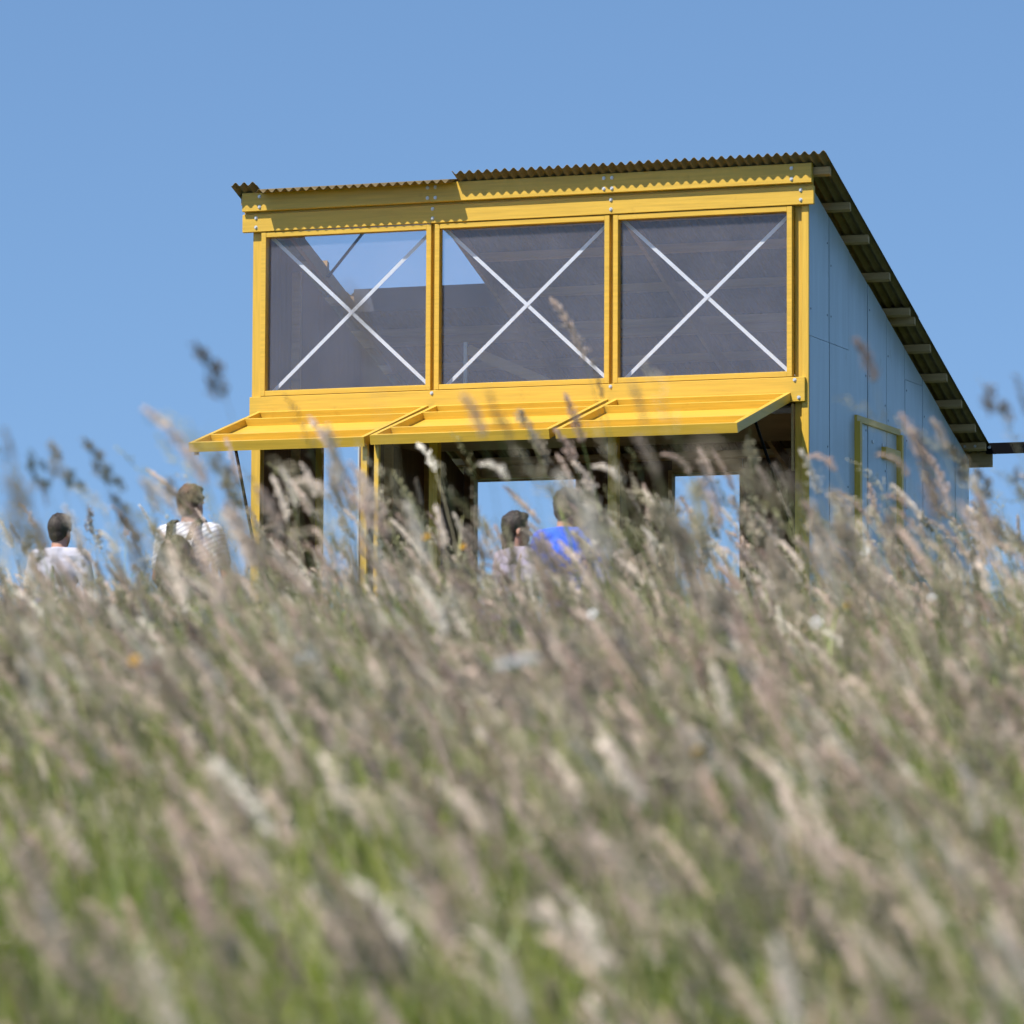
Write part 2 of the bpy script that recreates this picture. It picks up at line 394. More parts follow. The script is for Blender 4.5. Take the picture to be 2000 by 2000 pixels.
# corrugated sheets
PITCHC = 0.0895; AMP = 0.0165
def corrugated(bm, x0, x1, pts, thick=0.004):
    """sheet corrugated across x; pts = [(y, z of crest)]"""
    n = max(4, int(round((x1 - x0) / PITCHC * 12)))
    rows = []
    for side in (0, 1):
        for (y, z) in pts:
            rows.append([bm.verts.new((x0 + (x1 - x0) * i / n, y, z - AMP + AMP * math.cos(2*math.pi*(x0 + (x1 - x0) * i / n) / PITCHC) - side * thick - ZF)) for i in range(n + 1)])
    m = len(pts)
    for s in (0, 1):
        for j in range(m - 1):
            for i in range(n):
                q = (rows[s*m+j][i], rows[s*m+j][i+1], rows[s*m+j+1][i+1], rows[s*m+j+1][i])
                bm.faces.new(q if s == 0 else q[::-1])
    for j in (0, m - 1):
        for i in range(n): bm.faces.new((rows[j][i], rows[m+j][i], rows[m+j][i+1], rows[j][i+1]) if j == 0 else (rows[j][i+1], rows[m+j][i+1], rows[m+j][i], rows[j][i]))
    for j in range(m - 1):
        for i in (0, n): bm.faces.new((rows[j][i], rows[j+1][i], rows[m+j+1][i], rows[m+j][i]))
def sheet(x0, x1, ya, yb, lift=0.0):
    bm = bmesh.new(); k = 6
    corrugated(bm, x0, x1, [(ya + (yb - ya) * i / k, crest(ya + (yb - ya) * i / k) + lift) for i in range(k + 1)])
    return mesh_obj('roof_sheet', bm, M_ROOF, root, True)
sheet(-0.225, 0.045, -0.225, 2.86, 0.006)
sheet(2.058, 3.93, -0.225, 2.86, 0.006); sheet(3.84, 5.756, -0.222, 2.87, 0.011)
sheet(1.765, 2.15, 0.02, 2.86, 0.0)
sheet(-0.225, 1.95, 1.908, 5.72, 0.0); sheet(1.86, 3.93, 2.66, 5.72, -0.004); sheet(3.84, 5.756, 2.66, 5.72, 0.001)
# raised hatch over the left bay
HS = 0.163; hc = lambda y: 1.996 + HS * (y + 0.1)
bm = bmesh.new(); corrugated(bm, 0.050, 2.050, [(-0.272 + 2.22 * i / 6, hc(-0.272 + 2.22 * i / 6)) for i in range(7)])
hatch = mesh_obj('roof_hatch', bm, M_ROOF, root, True)
for x in (0.26, 1.72):
    B().bar((x, -0.02, hc(-0.02) - 0.066), (x, 1.86, hc(1.86) - 0.066), 0.042, 0.042).build('hatch_rail', M_RAFT, hatch)
for y in (1.19, 1.84):
    B().box(0.285, 1.695, y - 0.02, y + 0.02, hc(y) - 0.085, hc(y) - 0.044).build('hatch_rail', M_RAFT, hatch)
B().bar((0.19, 1.19, 1.30), (0.93, 1.19, hc(1.19) - 0.07), 0.022, 0.022, (0, 1, 0)).build('hatch_prop', M_BLACK, hatch)
B().bar((1.79, 1.20, 1.36), (1.45, 1.20, hc(1.20) - 0.07), 0.022, 0.022, (0, 1, 0)).build('hatch_prop', M_BLACK, hatch)
for (x0, x1, y0, y1) in ((0.185, 1.785, 1.872, 1.905),):
    B().box(x0, x1, y0, y1, crest(1.89) - 0.22, crest(1.89) + 0.012).build('hatch_trimmer', M_GREY)
# eave board and black beam leaving the rear corner
B().box(-0.20, 5.735, YB + 0.10, YB + 0.14, crest(YB + 0.12) - 0.17, crest(YB + 0.12) - 0.012).build('eave_board', M_RAFT)
B().box(5.70, 8.9, YB + 0.0, YB + 0.07, -0.215, -0.105).build('black_beam', M_BLACK)
bb = [o for o in root.children if o.name.startswith('black_beam')][0]
gl = gz(*to_world(8.8, YB, 0)[:2]) - CAM_Z + BC[2]
B().box(8.78, 8.88, YB - 0.02, YB + 0.09, gl - 0.2, -0.217).build('beam_post', M_BLACK, bb)
for x in (5.52, 5.63, 5.74):
    bolt(root, x, YB - 0.02 if x > 5.7 else 5.40, crest(5.42) - 0.075, 0.02)
# framed hatch on the right wall
fr = B().box(5.516, 5.545, 1.47, 2.95, -0.272, -0.212).build('wall_hatch', M_YELY)
B().box(5.5165, 5.575, 1.47, 1.535, ZF + 0.7, -0.2725).build('hatch_post', M_YELV, fr)
B().box(5.5165, 5.575, 2.885, 2.95, ZF + 0.7, -0.2725).build('hatch_post', M_YELV, fr)
B().box(5.5175, 5.57, 2.36, 2.883, -0.545, -0.435).build('hatch_rail', M_YELY, fr)
bm = bmesh.new()
for i, y in enumerate((1.72, 2.06, 2.40)):
    o = B().box(5.5165, 5.53, y - 0.026, y + 0.026, -0.43, -0.40).build('hatch_bolt', M_BOLT, fr)
bm.free()
# a steel stair rail inside, seen through the middle window
t = B().box(-0.06, 5.39, 1.72, 4.25, -0.15, -0.10).build('mezzanine_deck', M_FLOOR)
B().box(1.355, 1.39, 1.9, 1.935, -0.10, 0.69).build('stair_post', M_WHITE)
B().bar((1.392, 1.92, 0.62), (2.75, 1.92, 0.03), 0.03, 0.10).build('hand_rail', M_RAFT)

# ------------------------------------------------------------------ people
DG = None
def remesh(bm, voxel, smooth=3, cut=None):
    """fuse the pieces in bm to one continuous skin; cut = list of (point, normal): keep the side against the normal"""
    me = bpy.data.meshes.new('tmp'); bm.to_mesh(me); bm.free()
    o = bpy.data.objects.new('tmp', me); COL.objects.link(o)
    r = o.modifiers.new('r', 'REMESH'); r.mode = 'VOXEL'; r.voxel_size = voxel; r.use_smooth_shade = True
    s = o.modifiers.new('s', 'SMOOTH'); s.factor = 0.5; s.iterations = smooth
    dg = bpy.context.evaluated_depsgraph_get(); dg.update()
    out = bpy.data.meshes.new_from_object(o.evaluated_get(dg))
    bpy.data.objects.remove(o); bpy.data.meshes.remove(me)
    if cut:
        b = bmesh.new(); b.from_mesh(out)
        for p, nrm in cut:
            bmesh.ops.bisect_plane(b, geom=list(b.verts) + list(b.edges) + list(b.faces), plane_co=Vector(p), plane_no=Vector(nrm), clear_outer=True)
        b.to_mesh(out); b.free()
    for p in out.polygons: p.use_smooth = True
    return out

def capsule(bm, a, b, ra, rb, seg=12):
    a = Vector(a); b = Vector(b)
    tube(bm, [a, b], [ra, rb], seg); ball(bm, a, (ra,) * 3); ball(bm, b, (rb,) * 3)

def cloth_mat(name, col, var=0.15, stripes=None):
    m, n, b = new_mat(name); x = noise(n, 14, 5, 0.6)
    r = ramp(n, x.outputs['Fac'], [(0.3, tuple(c * (1 - var) for c in col)), (0.7, tuple(min(1, c * (1 + var)) for c in col))])
    src = r.outputs[0]
    if stripes:
        w = N(n, 'ShaderNodeTexWave', wave_type='BANDS', bands_direction='Z'); w.inputs['Scale'].default_value = stripes[1]; w.inputs['Distortion'].default_value = 1.5
        w.inputs['Detail Scale'].default_value = 0.6
        t = N(n, 'ShaderNodeTexCoord'); mp = N(n, 'ShaderNodeMapping'); mp.inputs['Rotation'].default_value = (0, math.radians(24), 0)
        n.links.new(t.outputs['Object'], mp.inputs[0]); n.links.new(mp.outputs[0], w.inputs['Vector'])
        wr = ramp(n, w.outputs['Fac'], [(0.55, (0, 0, 0)), (0.68, (1, 1, 1))])
        mx = N(n, 'ShaderNodeMix', data_type='RGBA'); n.links.new(wr.outputs[0], mx.inputs[0]); n.links.new(src, mx.inputs[6]); mx.inputs[7].default_value = (*stripes[0], 1)
        src = mx.outputs[2]
    n.links.new(src, b.inputs['Base Color']); b.inputs['Roughness'].default_value = 0.85; b.inputs['Specular IOR Level'].default_value = 0.15
    bump(n, x.outputs['Fac'], b, 0.4, 0.01); return m
def hair_mat(name, a, c):
    m, n, b = new_mat(name); x = noise(n, 60, 5, 0.7, (1, 1, 0.25))
    r = ramp(n, x.outputs['Fac'], [(0.35, a), (0.65, c)]); n.links.new(r.outputs[0], b.inputs['Base Color'])
    b.inputs['Roughness'].default_value = 0.55; bump(n, x.outputs['Fac'], b, 0.9, 0.01); return m
def skin_mat():
    m, n, b = new_mat('skin'); x = noise(n, 25, 4)
    r = ramp(n, x.outputs['Fac'], [(0.3, (0.46, 0.23, 0.16)), (0.7, (0.56, 0.30, 0.21))]); n.links.new(r.outputs[0], b.inputs['Base Color'])
    b.inputs['Roughness'].default_value = 0.5; b.inputs['Subsurface Weight'].default_value = 0.08; b.inputs['Subsurface Radius'].default_value = (0.01, 0.004, 0.002); return m
M_SKIN = skin_mat()
M_TROU = cloth_mat('dark_trousers', (0.03, 0.035, 0.05))
M_SHOE = plain('shoe_leather', (0.05, 0.04, 0.035), 0.5)

def person(loc, face, height, shirt, hair, label, sleeve=0.55, long_hair=False, arms=None, head_turn=0.0, head_nod=0.0, pack=None):
    """standing figure, local +Y is where the body faces"""
    s = height / 1.75
    p = empty('person', loc, face); tag(p, label, 'person')
    L = arms or {}
    A = {}                                              # joints
    for sd in (-1, 1):
        bend = L.get(sd, (0.10, 0.10))                  # forearm forward, elbow out
        sh = Vector((sd * 0.185, 0, 1.415)); el = Vector((sd * (0.235 + bend[1] * 0.3), -0.02 + bend[0] * 0.1, 1.125))
        wr = el + Vector((sd * (0.01 - bend[1] * 0.8), 0.25 * math.sin(bend[0] * 1.5), -0.25 * math.cos(bend[0] * 1.5)))
        A[sd] = (sh, el, wr)
    H = Vector((0, 0.015, 1.60))                        # centre of the head
    hr = Matrix.Rotation(head_turn, 3, 'Z') @ Matrix.Rotation(head_nod, 3, 'X')
    def hp(x, y, z): return H + hr @ Vector((x, y, z))
    def hb(bm, c, r, sub=3):
        m = Matrix.Translation(hp(*c)) @ hr.to_4x4() @ Matrix.Diagonal((*r, 1)); bmesh.ops.create_icosphere(bm, subdivisions=sub, radius=1.0, matrix=m)
    # skin: head, neck, trunk, arms, hands, legs in one surface
    bm = bmesh.new()
    hb(bm, (0, -0.012, 0.045), (0.077, 0.096, 0.098)); hb(bm, (0, 0.028, -0.02), (0.062, 0.068, 0.088)); hb(bm, (0, 0.052, -0.080), (0.038, 0.036, 0.030), 2)
    tube(bm, [hp(0, 0.088, 0.02), hp(0, 0.116, -0.022)], [0.009, 0.017], 8); hb(bm, (0, 0.085, -0.058), (0.026, 0.016, 0.010), 2)
    for sd in (-1, 1):
        hb(bm, (sd * 0.079, -0.008, -0.004), (0.011, 0.020, 0.033), 2); hb(bm, (sd * 0.032, 0.076, 0.032), (0.026, 0.016, 0.009), 2)
    tube(bm, [(0, -0.022, 1.40), (0, -0.012, 1.49), hp(0, -0.012, -0.03)], [0.072, 0.058, 0.057], 14)
    ball(bm, (0, -0.005, 1.30), (0.165, 0.105, 0.16)); ball(bm, (0, 0.0, 1.10), (0.140, 0.095, 0.16)); ball(bm, (0, -0.01, 0.94), (0.160, 0.11, 0.13))
    for sd in (-1, 1):
        sh, el, wr = A[sd]
        capsule(bm, (sd * 0.05, -0.01, 1.43), sh, 0.058, 0.056); capsule(bm, sh, el, 0.050, 0.038); capsule(bm, el, wr, 0.038, 0.026)
        d = (wr - el).normalized(); side = d.cross(Vector((sd, 0, 0))).normalized()
        pm = wr + d * 0.055; capsule(bm, wr + d * 0.01, pm + d * 0.03, 0.026, 0.03, 10)
        for q, (o, ln) in enumerate(((-0.030, 0.062), (-0.010, 0.074), (0.011, 0.070), (0.031, 0.054))):
            k0 = pm + side * o + d * 0.045; k1 = k0 + d * ln * 0.55; k2 = k1 + (d * 0.8 - Vector((sd, 0, 0)) * 0.5).normalized() * ln * 0.5
            tube(bm, [k0 - d * 0.02, k1, k2], [0.009, 0.0085, 0.007], 8)
        t0 = wr + d * 0.03 + side * 0.024; t1 = t0 + (side * 0.7 + d).normalized() * 0.035; tube(bm, [t0, t1, t1 + d * 0.028], [0.012, 0.010, 0.008], 8)
        capsule(bm, (sd * 0.085, 0, 0.90), (sd * 0.10, 0.01, 0.48), 0.086, 0.056); capsule(bm, (sd * 0.10, 0.01, 0.48), (sd * 0.105, -0.02, 0.09), 0.055, 0.038)
        tube(bm, [(sd * 0.105, -0.05, 0.045), (sd * 0.112, 0.10, 0.035), (sd * 0.115, 0.17, 0.025)], [0.038, 0.040, 0.024], 10)
    me = remesh(bm, 0.009, 2); me.transform(Matrix.Scale(s, 4)); me.materials.append(M_SKIN)
    link(bpy.data.objects.new('body', me), p)
    # shirt
    bm = bmesh.new()
    ball(bm, (0, -0.005, 1.30), (0.186, 0.126, 0.17)); ball(bm, (0, 0.0, 1.10), (0.164, 0.116, 0.19)); ball(bm, (0, -0.01, 0.93), (0.178, 0.128, 0.16))
    tube(bm, [(0, -0.02, 1.38), (0, -0.014, 1.49)], [0.100, 0.072], 14)
    for sd in (-1, 1):
        sh, el, wr = A[sd]; e2 = sh.lerp(el, min(1, sleeve * 1.25))
        capsule(bm, (sd * 0.05, -0.01, 1.425), sh, 0.074, 0.074); capsule(bm, sh, e2, 0.072, 0.060)
        if sleeve > 0.9: capsule(bm, el, el.lerp(wr, 0.9), 0.058, 0.042)
    cuts = [((0, 0, 0.86), (0, 0, -1)), ((0, 0, 1.475), (0, 0.35, 1))]
    me = remesh(bm, 0.011, 3, cuts); me.transform(Matrix.Scale(s, 4)); me.materials.append(shirt); link(bpy.data.objects.new('shirt', me), p)
    bm = bmesh.new(); ball(bm, (0, -0.01, 0.93), (0.172, 0.122, 0.13))
    for sd in (-1, 1):
        capsule(bm, (sd * 0.085, 0, 0.90), (sd * 0.10, 0.01, 0.48), 0.100, 0.074); capsule(bm, (sd * 0.10, 0.01, 0.48), (sd * 0.105, -0.02, 0.08), 0.073, 0.062)
    me = remesh(bm, 0.013, 3, [((0, 0, 1.0), (0, 0, 1)), ((0, 0, 0.06), (0, 0, -1))]); me.transform(Matrix.Scale(s, 4)); me.materials.append(M_TROU); link(bpy.data.objects.new('trousers', me), p)
    for sd in (-1, 1):
        bm = bmesh.new(); tube(bm, [(sd * 0.105, -0.075, 0.05), (sd * 0.108, -0.03, 0.06), (sd * 0.112, 0.10, 0.047), (sd * 0.115, 0.19, 0.032)], [0.036, 0.050, 0.049, 0.030], 12)
        bmesh.ops.scale(bm, vec=(s, s, s), verts=bm.verts); mesh_obj('shoe', bm, M_SHOE, p, True)
    # hair
    bm = bmesh.new(); hb(bm, (0, -0.016, 0.050), (0.087, 0.104, 0.106), 4); hb(bm, (0, -0.050, -0.005), (0.066, 0.060, 0.075), 3)
    hb(bm, (0, 0.045, 0.118), (0.060, 0.045, 0.032), 3)
    for q in range(26):
        a = rng.uniform(0, 6.28); e = rng.uniform(0.1, 1.4); hb(bm, (0.080 * math.cos(a) * math.cos(e), -0.016 + 0.096 * math.sin(a) * math.cos(e), 0.05 + 0.098 * math.sin(e)), (0.022, 0.022, 0.018), 1)
    if long_hair: hb(bm, (0, -0.065, -0.06), (0.075, 0.052, 0.12), 3)
    nrm = hr @ Vector((0, 0.80, -0.60)); cutp = hp(0, 0.036, 0.028)
    me = remesh(bm, 0.008, 2, [(cutp, nrm)]); me.transform(Matrix.Scale(s, 4)); me.materials.append(hair); link(bpy.data.objects.new('hair', me), p)
    if pack:
        bm = bmesh.new(); ball(bm, (0, -0.20, 1.16), (0.155, 0.085, 0.24), 3); ball(bm, (0, -0.25, 1.06), (0.115, 0.06, 0.11), 3)
        me = remesh(bm, 0.014, 4); me.transform(Matrix.Scale(s, 4)); me.materials.append(pack); bp = link(bpy.data.objects.new('backpack', me), p)
        for sd in (-1, 1):
            bm = bmesh.new(); pts = [(sd * 0.075, -0.165, 1.36), (sd * 0.095, -0.11, 1.475), (sd * 0.105, -0.02, 1.505), (sd * 0.11, 0.075, 1.44), (sd * 0.125, 0.135, 1.28), (sd * 0.15, 0.09, 1.08), (sd * 0.14, -0.12, 1.0)]
            for a, b2 in zip(pts, pts[1:]): bar(bm, a, b2, 0.045, 0.012, (0, -0.3, 1))
            bmesh.ops.scale(bm, vec=(s, s, s), verts=bm.verts); mesh_obj('strap', bm, pack, p)
    return p

HAIR_BR = hair_mat('brown_hair', (0.045, 0.022, 0.010), (0.16, 0.085, 0.038))
HAIR_DK = hair_mat('dark_hair', (0.012, 0.008, 0.006), (0.05, 0.030, 0.020))
SHIRT_ST = cloth_mat('striped_jersey', (0.72, 0.71, 0.74), 0.04, ((0.42, 0.42, 0.48), 11.0))
SHIRT_BL = cloth_mat('blue_cotton', (0.055, 0.13, 0.62), 0.25)
SHIRT_LV = cloth_mat('pale_lilac_cotton', (0.40, 0.34, 0.42), 0.16)
SHIRT_W = cloth_mat('white_cotton', (0.48, 0.46, 0.52), 0.14)
PACK = cloth_mat('olive_nylon', (0.045, 0.042, 0.026), 0.2)
PEOPLE = []
def put(u, vtop, d, hgt, *a, **k):
    q = at(u, vtop, d); g = gz(q.x, q.y); h = q.z - g
    s = h / hgt
    o = person((q.x, q.y, g - 0.01), a[0], h / 1.0, *a[1:], **k)
    PEOPLE.append((q.x, q.y)); print('person', u, 'height', round(h, 2))
put(372, 943, 29.0, 1.75, math.radians(-24), SHIRT_ST, HAIR_BR, 'person in a striped white jersey with a dark backpack, in the open meadow', pack=PACK, head_turn=math.radians(-10), arms={-1: (0.5, 0.1), 1: (0.6, 0.1)})
put(1106, 952, 29.5, 1.75, math.radians(-30), SHIRT_BL, HAIR_DK, 'person in a bright blue shirt standing in front of the pavilion opening', sleeve=1.0, arms={-1: (0.7, 0.25), 1: (0.7, 0.2)}, head_turn=math.radians(-6), head_nod=math.radians(-8))
put(1006, 996, 29.0, 1.62, math.radians(-62), SHIRT_LV, HAIR_DK, 'person in a pale lilac top beside the person in the blue shirt', long_hair=True, head_turn=math.radians(-12))
put(117, 1001, 34.0, 1.68, math.radians(-20), SHIRT_W, HAIR_DK, 'dark-haired person in a pale grey top half hidden by tall grass', head_turn=math.radians(-8))

# ------------------------------------------------------------------ grass
def leaf_mat(name, stops, trans=0.35, rough=0.6, h_dry=None):
    """stops: colours picked per plant; light passes through the blades"""
    m, n, b = new_mat(name); out = n.nodes['Material Output']; n.nodes.remove(b)
    oi = N(n, 'ShaderNodeObjectInfo'); r = ramp(n, oi.outputs['Random'], stops)
    x = noise(n, 30, 3); mx = N(n, 'ShaderNodeMix', data_type='RGBA', blend_type='MULTIPLY'); mx.inputs[0].default_value = 1.0
    xr = ramp(n, x.outputs['Fac'], [(0.3, (0.78, 0.78, 0.78)), (0.7, (1.12, 1.12, 1.12))])
    n.links.new(r.outputs[0], mx.inputs[6]); n.links.new(xr.outputs[0], mx.inputs[7])
    d = N(n, 'ShaderNodeBsdfDiffuse'); t = N(n, 'ShaderNodeBsdfTranslucent'); g = N(n, 'ShaderNodeBsdfGlossy'); g.inputs['Roughness'].default_value = 0.45
    n.links.new(mx.outputs[2], d.inputs[0]); n.links.new(mx.outputs[2], t.inputs[0])
    a = N(n, 'ShaderNodeMixShader'); a.inputs[0].default_value = trans; n.links.new(d.outputs[0], a.inputs[1]); n.links.new(t.outputs[0], a.inputs[2])
    c = N(n, 'ShaderNodeMixShader'); c.inputs[0].default_value = 0.03; n.links.new(a.outputs[0], c.inputs[1]); n.links.new(g.outputs[0], c.inputs[2])
    n.links.new(c.outputs[0], out.inputs[0]); return m
M_BLADE = leaf_mat('grass_blade', [(0.0, (0.09, 0.17, 0.012)), (0.35, (0.20, 0.28, 0.026)), (0.7, (0.34, 0.37, 0.065)), (1.0, (0.46, 0.43, 0.17))], 0.4)
M_STALK = leaf_mat('grass_stalk', [(0.0, (0.20, 0.26, 0.08)), (0.5, (0.36, 0.36, 0.16)), (1.0, (0.52, 0.45, 0.27))], 0.2)
M_FOG = leaf_mat('pink_beige_plume', [(0.0, (0.38, 0.26, 0.20)), (0.22, (0.62, 0.44, 0.35)), (0.62, (0.84, 0.66, 0.53)), (1.0, (0.93, 0.84, 0.70))], 0.05)
M_COCK = leaf_mat('grey_green_tuft_silhouette', [(0.0, (0.11, 0.12, 0.06)), (0.5, (0.20, 0.16, 0.12)), (1.0, (0.32, 0.27, 0.17))], 0.1)  # tall stems only: grey-green heads, silhouette against the sky put into darker colour
M_COCKL = leaf_mat('mauve_tuft', [(0.0, (0.26, 0.25, 0.13)), (0.5, (0.42, 0.33, 0.26)), (1.0, (0.58, 0.48, 0.34))], 0.1)
M_OAT = leaf_mat('brown_panicle', [(0.0, (0.38, 0.28, 0.20)), (0.3, (0.46, 0.44, 0.19)), (0.6, (0.66, 0.53, 0.40)), (1.0, (0.80, 0.72, 0.48))], 0.1)

class G:
    """triangle soup with material slots"""
    def __init__(s): s.v = []; s.f = []; s.m = []
    def spikelet(s, c, ax, ln, w, mat, r):
        ax = ax / np.linalg.norm(ax); ref = np.array([0.3, 0.9, 0.2]); a = np.cross(ax, ref); a /= np.linalg.norm(a); b = np.cross(ax, a)
        i = len(s.v); s.v.append(c - ax * ln * 0.4); s.v.append(c + ax * ln * 0.6)
        ph = r.random() * 6.28
        for k in range(3): q = ph + k * 2.094; s.v.append(c + (a * math.cos(q) + b * math.sin(q)) * w * 0.5)
        for k in range(3):
            p, n = i + 2 + k, i + 2 + (k + 1) % 3
            s.f += [(i, n, p), (i + 1, p, n)]; s.m += [mat, mat]
    def stalk(s, pts, r0, r1, mat):
        n = len(pts); base = len(s.v)
        for j, p in enumerate(pts):
            r = r0 + (r1 - r0) * j / (n - 1)
            for k in range(3): q = k * 2.094; s.v.append(p + np.array([math.cos(q) * r, math.sin(q) * r, 0]))
        for j in range(n - 1):
            for k in range(3):
                a, b = base + j*3 + k, base + j*3 + (k+1) % 3
                s.f.append((a, b, b + 3, a + 3)); s.m.append(mat)
    def blade(s, p0, az, ln, w, th0, th1, mat, seg=5, tw=0.0):
        d = np.array([math.cos(az), math.sin(az), 0]); sd = np.array([-math.sin(az + tw), math.cos(az + tw), 0]); p = np.array(p0, float); base = len(s.v)
        for j in range(seg + 1):
            t = j / seg; ww = w * (1 - t ** 1.8) * (0.6 + 0.4 * min(1, t * 4)) * 0.5 + 0.0002
            s.v += [p - sd * ww, p + sd * ww]
            th = th0 + (th1 - th0) * t ** 1.4; p = p + (d * math.sin(th) + np.array([0, 0, 1.0]) * math.cos(th)) * ln / seg
        for j in range(seg):
            a = base + 2*j; s.f.append((a, a+1, a+3, a+2)); s.m.append(mat)
    def obj(s, name, mats, coll):
        me = bpy.data.meshes.new(name); me.from_pydata([tuple(map(float, p)) for p in s.v], [], s.f)
        me.polygons.foreach_set('material_index', s.m)
        for m in mats: me.materials.append(m)
        me.update()
        o = bpy.data.objects.new(name, me)
        if coll is not None: coll.objects.link(o)
        return o

def stem_points(h, th0, th1, az, n=9, p=1.6):
    q = np.zeros(3); out = [q.copy()]; d = np.array([math.cos(az), math.sin(az), 0.0])
    for j in range(n):
        th = th0 + (th1 - th0) * ((j + 0.5) / n) ** p
        q = q + (d * math.sin(th) + np.array([0, 0, 1.0]) * math.cos(th)) * h / n; out.append(q.copy())
    return out, th1, d

def grass_stem(kind, h, r, bend=1.0):
    """one flowering stem; wind pushes it towards -x"""
    g = G(); az = math.pi + r.uniform(-0.7, 0.7)
    th0 = r.uniform(0.03, 0.16); th1 = r.uniform(0.22, 0.60) * bend
    pts, th, d = stem_points(h, th0, th1, az)
    g.stalk(pts, 0.0016, 0.0008, 1)
    U = np.array([0, 0, 1.0]); S = np.cross(d, U)
    def rach(L, th2, n=14):
        p = pts[-1].copy(); o = [(p.copy(), th)]
        for j in range(n):
            a = th + (th2 - th) * ((j + 0.5) / n); p = p + (d * math.sin(a) + U * math.cos(a)) * L / n; o.append((p.copy(), a))
        return o
    if kind == 'fog':
        L = r.uniform(0.085, 0.14); rr = rach(L, th + (r.uniform(0.1, 0.7) if r.random() < 0.8 else r.uniform(0.9, 1.6))); W = r.uniform(0.007, 0.0125); lob = r.uniform(9, 15); lph = r.random() * 6
        for _ in range(140):
            t = r.random(); k = min(13, int(t * 14)); p, a = rr[k]; p = p + (rr[k+1][0] - p) * (t * 14 - k)
            env = W * (1 - t) ** 0.45 * min(1, t * 6 + 0.25) * (0.62 + 0.55 * math.sin(lob * t * 2.2 + lph) ** 2) * math.sqrt(r.random()) * (1 + 1.3 * r.random() ** 5); q = r.random() * 6.283
            T = d * math.sin(a) + U * math.cos(a); Nn = d * math.cos(a) - U * math.sin(a)
            off = Nn * math.cos(q) + S * math.sin(q)
            g.spikelet(p + off * env, T + off * r.uniform(0.1, 0.9), r.uniform(0.008, 0.014), r.uniform(0.0028, 0.0050), 0, r)
        g.stalk([x[0] for x in rr], 0.0008, 0.0004, 1)
    elif kind == 'cock':
        L = r.uniform(0.09, 0.14); rr = rach(L, th + r.uniform(0.0, 0.4)); g.stalk([x[0] for x in rr], 0.0009, 0.0005, 1)
        for c in range(r.randint(5, 8)):
            t = (c + r.random() * 0.6) / 7.5; t = min(0.98, t); k = min(13, int(t * 14)); p, a = rr[k]; T = d * math.sin(a) + U * math.cos(a); Nn = d * math.cos(a) - U * math.sin(a)
            q = r.random() * 6.283; off = Nn * math.cos(q) + S * math.sin(q); br = (1 - t) ** 1.2 * r.uniform(0.012, 0.04)
            cc = p + off * br + T * br * 0.7; g.stalk([p, cc], 0.0005, 0.0005, 1)
            for _ in range(26):
                o2 = np.array([r.gauss(0, 1), r.gauss(0, 1), r.gauss(0, 1)]) * 0.0055
                g.spikelet(cc + o2 + T * r.uniform(-0.011, 0.013), T + o2 * 60, r.uniform(0.009, 0.013), 0.0048, 0, r)
    elif kind == 'oat':
        L = r.uniform(0.12, 0.19); rr = rach(L, th + (r.uniform(0.1, 0.6) if r.random() < 0.6 else r.uniform(0.8, 1.5))); g.stalk([x[0] for x in rr], 0.0008, 0.0004, 1)
        for c in range(16):
            t = (c + 0.5) / 16; k = min(13, int(t * 14)); p, a = rr[k]; T = d * math.sin(a) + U * math.cos(a); Nn = d * math.cos(a) - U * math.sin(a)
            q = r.random() * 6.283; off = Nn * math.cos(q) + S * math.sin(q); bl = r.uniform(0.015, 0.045) * (1.05 - t)
            e = p + (T * 0.8 + off * 0.75) * bl; g.stalk([p, e], 0.0004, 0.0003, 1)
            for z in range(5):
                pp = p + (e - p) * r.uniform(0.35, 1.05); g.spikelet(pp + off * 0.003 * r.random(), T + off * 0.4 - U * 0.3, r.uniform(0.007, 0.011), 0.0030, 0, r)
    elif kind == 'spike':
        L = r.uniform(0.05, 0.085); rr = rach(L, th + r.uniform(0.0, 0.3)); 
        for _ in range(100):
            t = r.random(); k = min(13, int(t * 14)); p, a = rr[k]; p = p + (rr[k+1][0] - p) * (t * 14 - k); T = d * math.sin(a) + U * math.cos(a); Nn = d * math.cos(a) - U * math.sin(a)
            q = r.random() * 6.283; off = Nn * math.cos(q) + S * math.sin(q)
            g.spikelet(p + off * 0.0035, T + off * 0.6, 0.007, 0.003, 0, r)
    # stem leaves
    for _ in range(r.randint(1, 3)):
        j = r.randint(2, 6); g.blade(pts[j], az + r.uniform(-1.2, 1.2), r.uniform(0.10, 0.24), r.uniform(0.003, 0.006), r.uniform(0.3, 0.7), r.uniform(1.1, 2.0), 2)
    return g

MATS = {'fog': [M_FOG, M_STALK, M_BLADE], 'cock': [M_COCKL, M_STALK, M_BLADE], 'oat': [M_OAT, M_STALK, M_BLADE], 'spike': [M_COCKL, M_STALK, M_BLADE]}
proto = bpy.data.collections.new('grass_prototypes')
kinds = ['fog'] * 12 + ['oat'] * 10 + ['cock'] * 4 + ['spike'] * 3
r = random.Random(3); NS = len(kinds)
for i, k in enumerate(kinds):
    grass_stem(k, r.uniform(0.72, 0.84), r).obj('variant_%02d' % i, MATS[k], proto)
NT = 6
for i in range(NT):
    g = G()
    for _ in range(30):
        a = r.random() * 6.283; rad = r.random() ** 0.5 * 0.09
        az = math.pi + r.gauss(0, 1.0)
        g.blade((rad * math.cos(a), rad * math.sin(a), 0), az, r.uniform(0.28, 0.66), r.uniform(0.0035, 0.0075), r.uniform(0.02, 0.3), r.uniform(0.5, 1.7), 0, 6, r.uniform(-0.6, 0.6))
    g.obj('variant_%02d' % (NS + i), [M_BLADE], proto)

